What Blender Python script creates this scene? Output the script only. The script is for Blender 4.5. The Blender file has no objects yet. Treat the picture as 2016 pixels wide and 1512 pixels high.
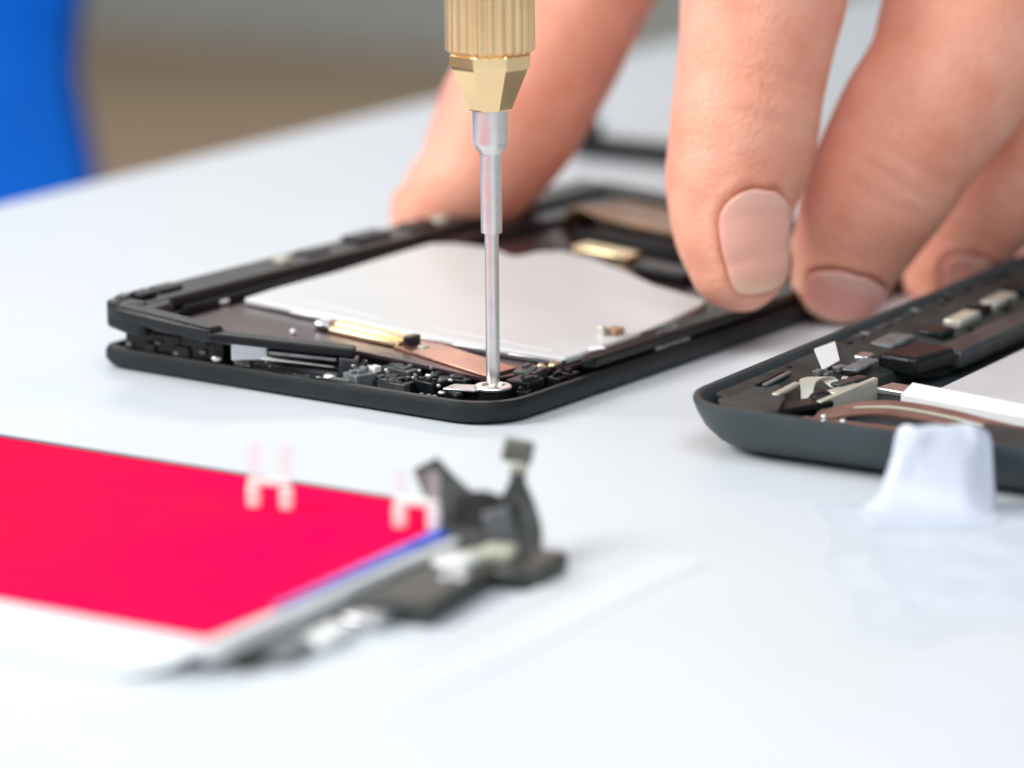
import bpy, bmesh, math, random
from mathutils import Vector, Matrix, noise, kdtree
random.seed(7)
MM = 0.001
sc = bpy.context.scene
COL = sc.collection

# ------------------------------------------------------------------ camera numbers (millimetres)
F_PX, PITCH = 6857.0, math.radians(13.0)
FWD = Vector((0, math.cos(PITCH), -math.sin(PITCH)))
UPV = Vector((0, math.sin(PITCH), math.cos(PITCH)))
CAM = Vector((2.0, -416.243, 102.191))

def at_depth(px, py, Y):
    """the point (mm) that lies Y millimetres deep on the sight line through a photo pixel"""
    r = FWD + Vector((1, 0, 0)) * ((px - 1008) / F_PX) - UPV * ((py - 756) / F_PX)
    return CAM + r * ((Y - CAM.y) / r.y)

def at_height(px, py, z):
    r = FWD + Vector((1, 0, 0)) * ((px - 1008) / F_PX) - UPV * ((py - 756) / F_PX)
    return CAM + r * ((z - CAM.z) / r.z)

# ------------------------------------------------------------------ materials
def mat(name, col, rough=0.5, metal=0.0, var=0.0, vscale=300, bump=0.0, bscale=900, spec=0.5, sss=0.0,
        col2=None, coat=0.0, trans=0.0, alpha=1.0, rvar=0.0):
    m = bpy.data.materials.new(name); m.use_nodes = True
    nt = m.node_tree; p = nt.nodes['Principled BSDF']
    p.inputs['Base Color'].default_value = (*col, 1)
    p.inputs['Roughness'].default_value = rough
    p.inputs['Metallic'].default_value = metal
    p.inputs['Specular IOR Level'].default_value = spec
    p.inputs['Coat Weight'].default_value = coat
    p.inputs['Coat Roughness'].default_value = 0.08
    p.inputs['Transmission Weight'].default_value = trans
    p.inputs['Alpha'].default_value = alpha
    if sss:
        p.inputs['Subsurface Weight'].default_value = sss
        p.inputs['Subsurface Radius'].default_value = (1.0, 0.35, 0.2)
        p.inputs['Subsurface Scale'].default_value = 0.0022
    tc = nt.nodes.new('ShaderNodeTexCoord')
    if var or col2:
        n = nt.nodes.new('ShaderNodeTexNoise'); n.inputs['Scale'].default_value = vscale; n.inputs['Detail'].default_value = 4
        nt.links.new(tc.outputs['Object'], n.inputs['Vector'])
        r = nt.nodes.new('ShaderNodeValToRGB')
        c2 = col2 or tuple(min(1, c * (1 + var)) for c in col)
        c1 = col if col2 else tuple(c * (1 - var) for c in col)
        r.color_ramp.elements[0].position = 0.35; r.color_ramp.elements[1].position = 0.68
        r.color_ramp.elements[0].color = (*c1, 1); r.color_ramp.elements[1].color = (*c2, 1)
        nt.links.new(n.outputs['Fac'], r.inputs['Fac']); nt.links.new(r.outputs['Color'], p.inputs['Base Color'])
        if rvar:
            mp = nt.nodes.new('ShaderNodeMapRange')
            mp.inputs['To Min'].default_value = max(0.02, rough - rvar); mp.inputs['To Max'].default_value = rough + rvar
            nt.links.new(n.outputs['Fac'], mp.inputs['Value']); nt.links.new(mp.outputs['Result'], p.inputs['Roughness'])
    if bump:
        n = nt.nodes.new('ShaderNodeTexNoise'); n.inputs['Scale'].default_value = bscale; n.inputs['Detail'].default_value = 5
        nt.links.new(tc.outputs['Object'], n.inputs['Vector'])
        b = nt.nodes.new('ShaderNodeBump'); b.inputs['Strength'].default_value = bump; b.inputs['Distance'].default_value = 0.0003
        nt.links.new(n.outputs['Fac'], b.inputs['Height']); nt.links.new(b.outputs['Normal'], p.inputs['Normal'])
    return m

M = {}
M['table'] = mat('white_laminate', (0.665, 0.715, 0.76), 0.45, var=0.015, vscale=40, bump=0.05, bscale=1500, spec=0.3)
M['edge'] = mat('table_edge_band', (0.70, 0.72, 0.74), 0.5)
M['floor'] = mat('brown_floor', (0.43, 0.31, 0.205), 0.6, var=0.12, vscale=2)
M['wall'] = mat('grey_wall', (0.53, 0.56, 0.55), 0.8, var=0.05, vscale=1)
M['blue'] = mat('blue_upholstery', (0.0, 0.15, 0.72), 0.75, var=0.12, vscale=30, bump=0.3, bscale=400, spec=0.2)
M['chairframe'] = mat('chair_black_plastic', (0.02, 0.02, 0.022), 0.5)
M['black'] = mat('black_plastic', (0.007, 0.009, 0.011), 0.36, spec=0.32, var=0.25, vscale=500, bump=0.25, bscale=2500, rvar=0.08)
M['shell'] = mat('charcoal_shell', (0.009, 0.012, 0.014), 0.45, spec=0.35, var=0.2, vscale=200, bump=0.2, bscale=3000, rvar=0.08)
M['shellB'] = mat('slate_shell', (0.040, 0.054, 0.061), 0.5, var=0.12, vscale=150, bump=0.2, bscale=3000, rvar=0.08)
M['shellBin'] = mat('grey_inner_wall', (0.040, 0.048, 0.047), 0.55, spec=0.3, var=0.3, vscale=250, bump=0.2, bscale=1500, rvar=0.1)
M['plum'] = mat('plum_metal', (0.095, 0.064, 0.072), 0.22, metal=0.7, var=0.25, vscale=120)
M['copper'] = mat('copper_foil', (0.48, 0.27, 0.20), 0.33, metal=0.85, var=0.12, vscale=200, bump=0.1)
M['maroonflex'] = mat('maroon_flex', (0.20, 0.105, 0.085), 0.4, var=0.25, vscale=250)
M['brown'] = mat('brown_flex', (0.40, 0.25, 0.16), 0.45, var=0.2, vscale=200)
M['battery'] = mat('silver_white_plate', (0.67, 0.685, 0.69), 0.42, metal=0.05, var=0.03, vscale=60, bump=0.35, bscale=110, rvar=0.1)
M['paper'] = mat('white_label', (0.88, 0.88, 0.90), 0.55)
M['pale'] = mat('pale_metal', (0.62, 0.63, 0.66), 0.3, metal=0.9)
M['steel'] = mat('bright_steel', (0.84, 0.82, 0.80), 0.42, metal=1.0, var=0.05, vscale=400)
M['gold'] = mat('gold_plate', (0.97, 0.78, 0.48), 0.28, metal=1.0, var=0.06, vscale=300)
M['brass'] = mat('gold_anodised_aluminium', (1.0, 0.71, 0.39), 0.30, metal=0.82, var=0.05, vscale=250, bump=0.08, bscale=3000)
M['brasscone'] = mat('polished_gold_aluminium', (1.0, 0.71, 0.39), 0.22, metal=0.85, var=0.05, vscale=250)
M['dgrey'] = mat('dark_grey_part', (0.045, 0.05, 0.055), 0.4, var=0.3, vscale=500, rvar=0.1)
M['mgrey'] = mat('mid_grey_part', (0.16, 0.17, 0.18), 0.4, var=0.3, vscale=600, rvar=0.1)
M['green'] = mat('green_board', (0.10, 0.22, 0.09), 0.5, var=0.2, vscale=400)
M['cream'] = mat('cream_metal', (0.62, 0.62, 0.53), 0.35, metal=0.35, var=0.05, vscale=300)
M['skin'] = None
M['nail'] = mat('fingernail', (0.95, 0.57, 0.46), 0.24, sss=0.15, col2=(0.96, 0.66, 0.57), vscale=150, spec=0.5)
M['nail2'] = mat('shade_toned_fingernail', (0.80, 0.36, 0.29), 0.3, sss=0.2, var=0.06, vscale=120, spec=0.4)  # shade on the turned-down nails, put into the colour
M['red'] = mat('crimson_screen', (0.88, 0.004, 0.095), 0.4, col2=(0.93, 0.015, 0.045), vscale=14, spec=0.0, bump=0.02, bscale=300)
M['bluefilm'] = mat('blue_film', (0.01, 0.10, 0.62), 0.35)
M['lcdframe'] = mat('pale_screen_frame', (0.82, 0.84, 0.85), 0.4, metal=0.05, var=0.04, vscale=200)
M['maroon'] = mat('dark_bezel', (0.06, 0.01, 0.045), 0.35)
M['flexblack'] = mat('black_flex', (0.018, 0.022, 0.02), 0.42, col2=(0.05, 0.055, 0.05), vscale=220)
M['flexgrey'] = mat('grey_connector', (0.17, 0.185, 0.16), 0.45, var=0.2, vscale=300)
M['khaki'] = mat('pale_connector', (0.52, 0.52, 0.42), 0.45, var=0.1, vscale=300)
M['clip'] = mat('milky_clip', (0.93, 0.90, 0.86), 0.4, sss=0.0)
M['film'] = mat('frosted_film', (0.70, 0.76, 0.88), 0.3, var=0.03, vscale=60, alpha=0.84)
M['sheet'] = mat('white_sheet', (0.69, 0.74, 0.78), 0.45)

def skin_material():
    m = bpy.data.materials.new('skin'); m.use_nodes = True
    nt = m.node_tree; p = nt.nodes['Principled BSDF']
    p.inputs['Roughness'].default_value = 0.48
    p.inputs['Specular IOR Level'].default_value = 0.35
    p.inputs['Subsurface Weight'].default_value = 0.35
    p.inputs['Subsurface Radius'].default_value = (1.0, 0.3, 0.15)
    p.inputs['Subsurface Scale'].default_value = 0.0016
    tc = nt.nodes.new('ShaderNodeTexCoord')
    n = nt.nodes.new('ShaderNodeTexNoise'); n.inputs['Scale'].default_value = 120; n.inputs['Detail'].default_value = 5; n.inputs['Roughness'].default_value = 0.6
    r = nt.nodes.new('ShaderNodeValToRGB')
    r.color_ramp.elements[0].position = 0.3; r.color_ramp.elements[0].color = (0.80, 0.33, 0.22, 1)
    r.color_ramp.elements[1].position = 0.72; r.color_ramp.elements[1].color = (0.90, 0.47, 0.35, 1)
    nt.links.new(tc.outputs['Object'], n.inputs['Vector']); nt.links.new(n.outputs['Fac'], r.inputs['Fac'])
    nt.links.new(r.outputs['Color'], p.inputs['Base Color'])
    v = nt.nodes.new('ShaderNodeTexVoronoi'); v.inputs['Scale'].default_value = 1500
    n2 = nt.nodes.new('ShaderNodeTexNoise'); n2.inputs['Scale'].default_value = 500; n2.inputs['Detail'].default_value = 6
    nt.links.new(tc.outputs['Object'], v.inputs['Vector']); nt.links.new(tc.outputs['Object'], n2.inputs['Vector'])
    a = nt.nodes.new('ShaderNodeMath'); a.operation = 'ADD'
    nt.links.new(v.outputs['Distance'], a.inputs[0]); nt.links.new(n2.outputs['Fac'], a.inputs[1])
    b = nt.nodes.new('ShaderNodeBump'); b.inputs['Strength'].default_value = 0.4; b.inputs['Distance'].default_value = 0.0003
    nt.links.new(a.outputs[0], b.inputs['Height']); nt.links.new(b.outputs['Normal'], p.inputs['Normal'])
    return m
M['skin'] = skin_material()

# ------------------------------------------------------------------ mesh helpers (all in mm, scaled on linking)
def link(name, bm, m, parent=None, bevel=0.0, smooth=True, seg=2, angle=35):
    bmesh.ops.recalc_face_normals(bm, faces=bm.faces[:])
    bm.transform(Matrix.Scale(MM, 4))
    me = bpy.data.meshes.new(name); bm.to_mesh(me); bm.free()
    if isinstance(m, str): m = M[m]
    me.materials.append(m)
    o = bpy.data.objects.new(name, me); COL.objects.link(o)
    if smooth:
        for p in me.polygons: p.use_smooth = True
        try: me.set_sharp_from_angle(angle=math.radians(angle))
        except Exception: pass
    if bevel:
        b = o.modifiers.new('bevel', 'BEVEL'); b.width = bevel * MM; b.segments = seg; b.limit_method = 'ANGLE'
        b.angle_limit = math.radians(30); b.harden_normals = False
    if parent: o.parent = parent
    return o

def thing(name, label, cat, loc=(0, 0, 0), rz=0.0, group=None):
    o = bpy.data.objects.new(name, None); COL.objects.link(o)
    o.empty_display_size = 0.01
    o.location = Vector(loc) * MM; o.rotation_euler = (0, 0, rz)
    tag(o, label, cat, group)
    return o

def tag(o, label, cat, group=None, kind=None):
    o['label'] = label; o['category'] = cat
    if group: o['group'] = group
    if kind: o['kind'] = kind
    return o

def hexa(bm, pts8):
    v = [bm.verts.new(p) for p in pts8]
    for f in ((0, 1, 2, 3), (4, 7, 6, 5), (0, 4, 5, 1), (1, 5, 6, 2), (2, 6, 7, 3), (3, 7, 4, 0)):
        bm.faces.new([v[i] for i in f])

def box(bm, c, s, rz=0.0, f=None):
    """c centre, s full sizes, turned by rz degrees about z; f maps each point"""
    a = math.radians(rz); out = []
    for dz in (-1, 1):
        for dx, dy in ((-1, -1), (1, -1), (1, 1), (-1, 1)):
            x, y = dx * s[0] / 2, dy * s[1] / 2
            p = Vector((c[0] + x * math.cos(a) - y * math.sin(a), c[1] + x * math.sin(a) + y * math.cos(a), c[2] + dz * s[2] / 2))
            out.append(f(p) if f else p)
    hexa(bm, out)

def prism(bm, outline, z0, z1, f=None):
    n = len(outline); g = f or (lambda p: p)
    lo = [bm.verts.new(g(Vector((x, y, z0)))) for x, y in outline]
    hi = [bm.verts.new(g(Vector((x, y, z1)))) for x, y in outline]
    bm.faces.new(lo[::-1]); bm.faces.new(hi)
    for i in range(n): bm.faces.new((lo[i], lo[(i + 1) % n], hi[(i + 1) % n], hi[i]))

def loft(bm, loops, close=True, cap0=True, cap1=True):
    rows = [[bm.verts.new(p) for p in l] for l in loops]
    n = len(rows[0])
    for a, b in zip(rows, rows[1:]):
        for i in range(n if close else n - 1):
            bm.faces.new((a[i], a[(i + 1) % n], b[(i + 1) % n], b[i]))
    if cap0: bm.faces.new(rows[0][::-1])
    if cap1: bm.faces.new(rows[-1])

def rrect(x0, x1, y0, y1, r, n=8):
    pts = []
    for cx, cy, a0 in ((x1 - r, y1 - r, 0), (x0 + r, y1 - r, 90), (x0 + r, y0 + r, 180), (x1 - r, y0 + r, 270)):
        for k in range(n + 1):
            a = math.radians(a0 + 90 * k / n); pts.append((cx + r * math.cos(a), cy + r * math.sin(a)))
    return pts

def lathe(bm, prof, axis0=(0, 0, 0), n=32, rad=None, ph=0.0):
    """prof: (radius, z) from bottom to top; rad(i, k) scales the radius of point k"""
    loops = []
    for i, (r, z) in enumerate(prof):
        loops.append([Vector((axis0[0] + r * (rad(i, k) if rad else 1) * math.cos(2 * math.pi * (k + ph) / n),
                              axis0[1] + r * (rad(i, k) if rad else 1) * math.sin(2 * math.pi * (k + ph) / n), axis0[2] + z)) for k in range(n)])
    loft(bm, loops)

def spline(pts, per=6):
    """Catmull-Rom through tuples of any length"""
    out = []; n = len(pts)
    for i in range(n - 1):
        p0, p1, p2, p3 = pts[max(i - 1, 0)], pts[i], pts[i + 1], pts[min(i + 2, n - 1)]
        for k in range(per):
            t = k / per
            out.append(tuple(0.5 * (2 * b + (c - a) * t + (2 * a - 5 * b + 4 * c - d) * t * t + (3 * b - a - 3 * c + d) * t ** 3)
                             for a, b, c, d in zip(p0, p1, p2, p3)))
    out.append(tuple(pts[-1])); return out

def ribbon(bm, path, width_dir, widths, thick, per=8):
    """a flat strip along path (Vectors); width_dir a Vector or list; thick in mm"""
    wd = width_dir if isinstance(width_dir, (list, tuple)) and isinstance(width_dir[0], (list, tuple, Vector)) else [width_dir] * len(path)
    pk = [(*p, *w, wi) for p, w, wi in zip(path, wd, widths)]
    sp = spline(pk, per); loops = []
    for i, q in enumerate(sp):
        c = Vector(q[:3]); w = Vector(q[3:6]).normalized(); wi = q[6]
        t = (Vector(sp[min(i + 1, len(sp) - 1)][:3]) - Vector(sp[max(i - 1, 0)][:3])).normalized()
        nrm = t.cross(w).normalized()
        h = w * wi / 2; k = nrm * thick / 2
        loops.append([c - h - k, c + h - k, c + h + k, c - h + k])
    loft(bm, loops)

# ------------------------------------------------------------------ setting
bm = bmesh.new()
d60 = Vector((math.cos(math.radians(60)), math.sin(math.radians(60))))
e0 = Vector((-84.2, 161.7))
A_, B_ = e0 - d60 * 900, e0 + d60 * 700
prism(bm, [tuple(A_), (700, A_.y), (700, B_.y), tuple(B_)], -24, 0)
t = link('table_surface', bm, 'table', bevel=1.2)
t['kind'] = 'structure'
bm = bmesh.new(); prism(bm, [(-9000, -1500), (9000, -1500), (9000, 12000), (-9000, 12000)], -790, -750)
link('floor', bm, 'floor')['kind'] = 'structure'
bm = bmesh.new(); prism(bm, [(-9000, 10850), (6000, 2600), (6050, 2690), (-8950, 10940)], -749, 2200)
link('wall', bm, 'wall')['kind'] = 'structure'

# blue chair beyond the table's left end
ch = thing('blue_chair', 'bright blue upholstered chair standing out of focus behind the table', 'chair', (-327, 470, -750), math.radians(8))
bm = bmesh.new()
loops = []
for z, hw, y in ((520, 170, 10), (560, 204, 8), (640, 219, 4), (680, 221, 0), (705, 220, 2), (728, 216, 6), (745, 217.5, 4), (762, 223, 0), (830, 227, 4), (880, 205, 8), (905, 160, 12)):
    l = []
    for k in range(24):
        a = 2 * math.pi * k / 24
        l.append(Vector((hw * math.copysign(abs(math.cos(a)) ** 0.55, math.cos(a)),
                         y + 28 * math.copysign(abs(math.sin(a)) ** 0.6, math.sin(a)) + 0.0006 * (hw * math.cos(a)) ** 2 * -1, z)))
    loops.append(l)
loft(bm, loops); link('backrest', bm, 'blue', ch)
bm = bmesh.new(); prism(bm, rrect(-215, 215, -420, 10, 60), 410, 470); link('seat', bm, 'blue', ch, bevel=15)
for x in (-190, 190):
    for y in (-390, -15):
        bm = bmesh.new(); lathe(bm, [(11, 0), (13, 20), (13, 409)], (x, y, 0), 16); link('leg', bm, 'chairframe', ch)
    bm = bmesh.new(); box(bm, (x * 0.8, 40, 500), (30, 12, 180)); link('back_support', bm, 'chairframe', ch, bevel=3)

# ------------------------------------------------------------------ opened phone with the screw being driven
PA = thing('opened_phone', 'opened black smartphone chassis under the screwdriver, its silver plate and gold connector showing', 'phone', (0, 0, 0), math.radians(55.6))
W_A, L_A = 64.3, 118.0
LIFT = lambda p: Vector((p[0], p[1], p[2] + 3.2 + 0.07 * p[1]))     # the upper tray sits tipped up on its left side

bm = bmesh.new()
def looped(ins, z, r):
    out = []
    for x, y in rrect(ins, L_A - ins, ins, W_A - ins, r):
        if x < ins + r and y > W_A - ins - r:            # the left front corner is tighter than the others
            cx, cy = ins + r, W_A - ins - r
            d = Vector((x - cx, y - cy)); k = 2.4 / r
            x, y = ins + 2.4 + d.x * k, W_A - ins - 2.4 + d.y * k
        out.append(Vector((x, y, z)))
    return out
loft(bm, [looped(1.5, 0, 6.2), looped(0.5, 0.45, 7.0), looped(0.0, 1.3, 7.4), looped(0.0, 2.3, 7.4), looped(0.25, 3.0, 7.2),
          looped(1.0, 3.05, 6.5), looped(1.25, 2.7, 6.3), looped(1.35, 1.1, 6.2)])
link('back_shell', bm, 'shell', PA, angle=50)

# tipped upper tray
bm = bmesh.new()
prism(bm, [(-2.2, 60.5), (-3.0, 58), (-3.2, 42.5), (-0.2, 42.5), (0.6, 56.2), (3, 56.2), (114, 56.2), (114, 62.3), (2, 62.3), (-1, 61.8)], 0.2, 2.2, LIFT)
link('left_rail', bm, 'black', PA, bevel=0.5)
bm = bmesh.new(); prism(bm, [(8, 56.18), (6, 54.9), (30, 54.7), (62, 55.6), (68, 52.0), (112, 50.0), (112, 56.18)], 0.02, 1.1, LIFT)
link('inner_step', bm, 'black', PA, bevel=0.25)
bm = bmesh.new(); prism(bm, [(-2.0, 61.0), (-2.9, 57.5), (-2.8, 54), (4, 54.5), (8, 58), (9, 62.6), (3, 63.2)], -1.3, 2.1, LIFT)
link('corner_lug', bm, 'black', PA, bevel=0.6)
bm = bmesh.new()
for v_, u_, w_, a_, b_ in ((-1.2, 60, 2.5, 1.6, 1.2), (1.5, 61, 2.6, 2.2, 1.6), (4.5, 60.5, 2.6, 1.6, 2.4), (0.5, 57.5, 2.55, 1.2, 2.0), (6.4, 61.4, 2.5, 1.4, 1.4), (-2.2, 56.4, 1.2, 1.2, 1.6)):
    box(bm, (v_, u_, w_ - 0.45), (a_, b_, 0.7), 15, LIFT)
link('corner_ridges', bm, 'dgrey', PA, bevel=0.2)
bm = bmesh.new(); prism(bm, [(1.4, 44), (1.4, 58.5), (3.2, 61.8), (112, 61.8), (112, 58), (9, 58), (7, 44)], 1.12, 5.2)
link('inner_frame', bm, 'black', PA, bevel=0.3)
bm = bmesh.new()
for v_, u_, a_, b_, h_ in ((1.9, 58.0, 1.4, 5.0, 6.6), (1.7, 53.2, 1.0, 4.0, 5.6), (2.0, 48.9, 1.6, 4.2, 6.2), (1.8, 45.3, 1.2, 2.4, 5.4), (1.0, 56.0, 0.7, 2.0, 4.2), (1.0, 50.6, 0.7, 2.6, 4.4)):
    box(bm, (v_, u_, (1.2 + h_) / 2), (a_, b_, h_ - 1.2), 4)
link('corner_filler', bm, 'black', PA, bevel=0.25)
for v_, u_, z_ in ((0.8, 59.5, 3.6), (0.9, 54.6, 4.4), (1.1, 47.2, 4.0), (0.8, 51.4, 3.4)):
    b = bmesh.new(); box(b, (v_, u_, z_), (0.5, 0.9, 0.5), 12); link('small_bit', b, 'mgrey', PA, bevel=0.12)  # little bits added as glints in the dark front corner
bm = bmesh.new()
prism(bm, [(24, 1.0), (116, 1.0), (116, 5.2), (66, 5.2), (64, 4.6), (40, 4.4), (38, 3.4), (24, 3.2), (22.5, 2.2)], 0.0, 1.5, LIFT)
link('right_rail', bm, 'black', PA, bevel=0.35)
bm = bmesh.new(); prism(bm, [(113, 1.0), (117, 4), (117, 58), (113, 62.2), (110, 57), (110, 5)], 0.0, 1.9, LIFT); link('end_rail', bm, 'black', PA, bevel=0.4)
bm = bmesh.new(); prism(bm, [(-1.5, 57.3), (0.5, 42), (9, 27.5), (10, 8), (23, 4.2), (110, 5.2), (110, 57.3)], -0.55, 0.0, LIFT)
link('mid_plate', bm, 'plum', PA, bevel=0.1)
bm = bmesh.new(); prism(bm, [(10.2, 8.4), (16.2, 8.0), (19.5, 25.8), (13.2, 25.2)], 0.02, 0.4, LIFT)
link('copper_shield', bm, 'copper', PA, bevel=0.1)
# silver white plate; the thumb's dark reflection is cut into its far edge
top = [(17.0, 53.0), (17.6, 45), (18.6, 36.6), (18.9, 30), (19.9, 20), (21.2, 12), (23.0, 5.0), (26.0, 4.8), (44, 5.5), (60, 7.2), (63.9, 8.4), (64.8, 13), (66.0, 18.5), (69.5, 25), (73.0, 33), (73.6, 39), (70.5, 41.2), (66, 41.7), (65.2, 42.6), (66.4, 44.5), (67.0, 48), (65.5, 52.5), (62.5, 55), (50, 54.4), (38, 53.6), (25, 53.6)]
bm = bmesh.new(); prism(bm, top, 0.03, 1.0, LIFT); link('silver_plate', bm, 'battery', PA, bevel=0.3)
bm = bmesh.new()   # turned lip along the near edge of the plate
for a, b in zip(top[1:6], top[2:7]):
    ax, ay = a; bx, by = b
    prism(bm, [(ax - 1.0, ay), (bx - 1.0, by), (bx + 0.4, by), (ax + 0.4, ay)], 0.1, 0.72, LIFT)
link('plate_lip', bm, 'pale', PA, bevel=0.1)
bm = bmesh.new()   # thin creases and tape wrinkles on the plate's near side
ribbon(bm, [LIFT(Vector(p)) for p in ((21, 47, 1.05), (21.8, 40, 1.06), (21.2, 33, 1.05))], Vector((1, 0, 0)), [0.2, 0.5, 0.2], 0.06)
ribbon(bm, [LIFT(Vector(p)) for p in ((22.4, 26, 1.05), (23.2, 18, 1.07), (24.4, 8, 1.05))], Vector((1, 0, 0)), [0.2, 0.6, 0.2], 0.06)
link('tape_wrinkle', bm, 'paper', PA)

def part(name, m, c, s, rz=0.0, lift=True, bevel=0.15, parent=None, label=None):
    b = bmesh.new(); box(b, c, s, rz, LIFT if lift else None)
    o = link(name, b, m, parent or PA, bevel=bevel)
    if label: o['label'] = label
    return o

# gold connector: a low block with a stepped front
g = part('gold_connector', 'gold', (15.6, 30.4, 0.75), (2.0, 11.2, 1.3), 2.5, bevel=0.3)
part('connector_step', 'gold', (14.0, 30.4, 0.45), (1.2, 11.2, 0.8), 2.5, bevel=0.25, parent=g)
part('connector_end', 'black', (15.6, 24.0, 0.8), (2.6, 1.1, 1.6), 2.5, parent=g)
part('metal_bit', 'pale', (15.0, 37.8, 0.6), (2.4, 2.4, 1.1), 10, bevel=0.5)
part('metal_bit', 'khaki', (15.6, 22.2, 0.35), (1.4, 1.2, 0.6), 0, bevel=0.25)
part('rivet', 'paper', (9.6, 38.9, 0.3), (0.7, 0.7, 0.7), 0, bevel=0.2)
# arched black speaker bracket at the near edge
def bridge(bm, p, q, w, z0, z1):
    a = Vector(p); b = Vector(q); n = Vector((-(b - a).y, (b - a).x)).normalized() * w / 2
    pts = [a - n, b - n, b + n, a + n]
    prism(bm, [tuple(x) for x in pts], z0, z1)
bm = bmesh.new()
P0, P1 = Vector((-2.6, 43.2)), Vector((7.2, 27.0))
a = P0; b = P1; n = Vector((-(b - a).y, (b - a).x)).normalized()
def bpt(s, d, z): q = a + (b - a) * s + n * d; return Vector((q.x, q.y, z))
def slab(bm, s0, s1, d0, d1, zf0, zf1):
    """zf0/zf1: (bottom, top) at each end"""
    hexa(bm, [bpt(s0, d0, zf0[0]), bpt(s1, d0, zf1[0]), bpt(s1, d1, zf1[0]), bpt(s0, d1, zf0[0]),
              bpt(s0, d0, zf0[1]), bpt(s1, d0, zf1[1]), bpt(s1, d1, zf1[1]), bpt(s0, d1, zf0[1])])
slab(bm, 0, 1, -1.2, 1.6, (6.8, 7.9), (4.8, 6.0))
link('speaker_bracket', bm, 'black', PA, bevel=0.25)
bm = bmesh.new(); slab(bm, 0.0, 0.08, 3.4, 5.0, (1.15, 7.0), (1.15, 6.8)); slab(bm, 0.0, 0.08, 1.0, 5.0, (6.2, 7.4), (6.1, 7.2)); link('bracket_leg', bm, 'black', PA, bevel=0.2)
bm = bmesh.new(); slab(bm, 0.9, 1.03, -1.5, 1.7, (1.2, 4.95), (1.2, 4.7)); link('bracket_leg', bm, 'dgrey', PA, bevel=0.2)
bm = bmesh.new(); slab(bm, 0.42, 0.88, -1.4, -0.7, (5.2, 5.6), (4.4, 4.75)); link('bracket_lip', bm, 'mgrey', PA, bevel=0.1)
bm = bmesh.new(); slab(bm, 0.14, 0.4, 1.6, 2.9, (3.6, 6.5), (3.6, 5.7)); link('speaker_mesh', bm, 'pale', PA, bevel=0.3)
bm = bmesh.new(); slab(bm, 0.36, 0.86, -0.6, 0.0, (4.35, 4.8), (3.35, 3.65)); link('silver_strip', bm, 'steel', PA, bevel=0.12)
bm = bmesh.new(); hexa(bm, [Vector(q) for q in ((1.7, 39.6, 1.15), (5.0, 28.0, 1.15), (7.0, 28.6, 1.15), (3.9, 40.4, 1.15), (1.7, 39.6, 3.8), (5.0, 28.0, 2.9), (7.0, 28.6, 3.0), (3.9, 40.4, 3.9))]); link('speaker_box', bm, 'dgrey', PA, bevel=0.4)
for s, d, z, r, m in ((0.03, 3.1, 3.7, 0.62, 'steel'), (0.84, -2.0, 2.5, 0.8, 'steel'), (0.68, -1.9, 2.4, 0.45, 'pale'), (0.76, -1.9, 2.35, 0.4, 'pale'), (0.60, -1.9, 2.6, 0.4, 'mgrey')):
    bm = bmesh.new(); c = bpt(s, d, z); bmesh.ops.create_uvsphere(bm, u_segments=16, v_segments=10, radius=r, matrix=Matrix.Translation(c) @ Matrix.Diagonal((1, 1.3, 0.75, 1)))
    link('contact_ball', bm, m, PA)
part('side_contact', 'khaki', (3.0, 42.0, 3.2), (2.0, 2.4, 2.0), 30, lift=False, bevel=0.5)
part('side_contact', 'mgrey', (2.6, 42.4, 1.9), (1.6, 3.2, 0.9), 0, lift=False, bevel=0.3)
bm = bmesh.new(); box(bm, (1.6, 50, 2.0), (1.4, 12, 1.2)); box(bm, (2.4, 50, 3.2), (1.2, 9, 0.9)); link('antenna_block', bm, 'black', PA, bevel=0.25)
# black modules between the bracket and the screw
for c, s, rz, m, bv in (((4.0, 23.8, 2.7), (3.2, 3.2, 2.6), -20, 'mgrey', 0.3), ((6.0, 22.9, 3.9), (1.4, 1.0, 1.0), 0, 'paper', 0.2),
                        ((5.2, 18.6, 2.4), (3.8, 5.6, 2.4), -6, 'black', 0.4), ((3.6, 18.2, 2.7), (1.2, 4.6, 1.6), -6, 'dgrey', 0.5),
                        ((6.6, 14.4, 2.6), (3.6, 3.6, 2.6), -8, 'black', 0.4), ((8.4, 20.5, 3.2), (2.2, 5.2, 2.0), -8, 'dgrey', 0.3),
                        ((9.0, 13.2, 3.0), (1.4, 6.0, 1.6), -6, 'black', 0.3),
                        ((12.6, 4.2, 2.9), (3.6, 3.6, 2.4), 0, 'black', 0.4), ((16.8, 6.2, 3.4), (4.0, 3.2, 1.8), 10, 'dgrey', 0.35),
                        ((10.6, 2.9, 2.2), (2.4, 1.6, 2.0), 20, 'black', 0.3), ((19.6, 3.0, 2.4), (5.0, 2.0, 2.2), 0, 'black', 0.3)):
    rr = random.Random(int(c[0] * 100 + c[1] * 7)); bm = bmesh.new(); box(bm, c, (s[0], s[1], s[2] * 0.8), rz)
    for k in range(5):
        fx0, fy0 = rr.uniform(-0.36, 0.36), rr.uniform(-0.36, 0.36)
        box(bm, (c[0] + fx0 * s[0], c[1] + fy0 * s[1], c[2] + s[2] * rr.uniform(0.28, 0.42)), (s[0] * rr.uniform(0.18, 0.45), s[1] * rr.uniform(0.12, 0.4), s[2] * 0.45), rz + rr.choice((0, 0, 90, 12)))
    link('module', bm, m, PA, bevel=bv * 0.45)
for k in range(6):
    part('snap_rib', 'mgrey' if k % 2 else 'dgrey', (1.55, 33.5 - k * 1.05, 2.35), (0.5, 0.5, 1.2), 0, lift=False, bevel=0.1)
bm = bmesh.new()
for u in (26.2, 23.7): box(bm, (1.5, u, 2.5), (0.45, 0.35, 1.4))
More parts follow.
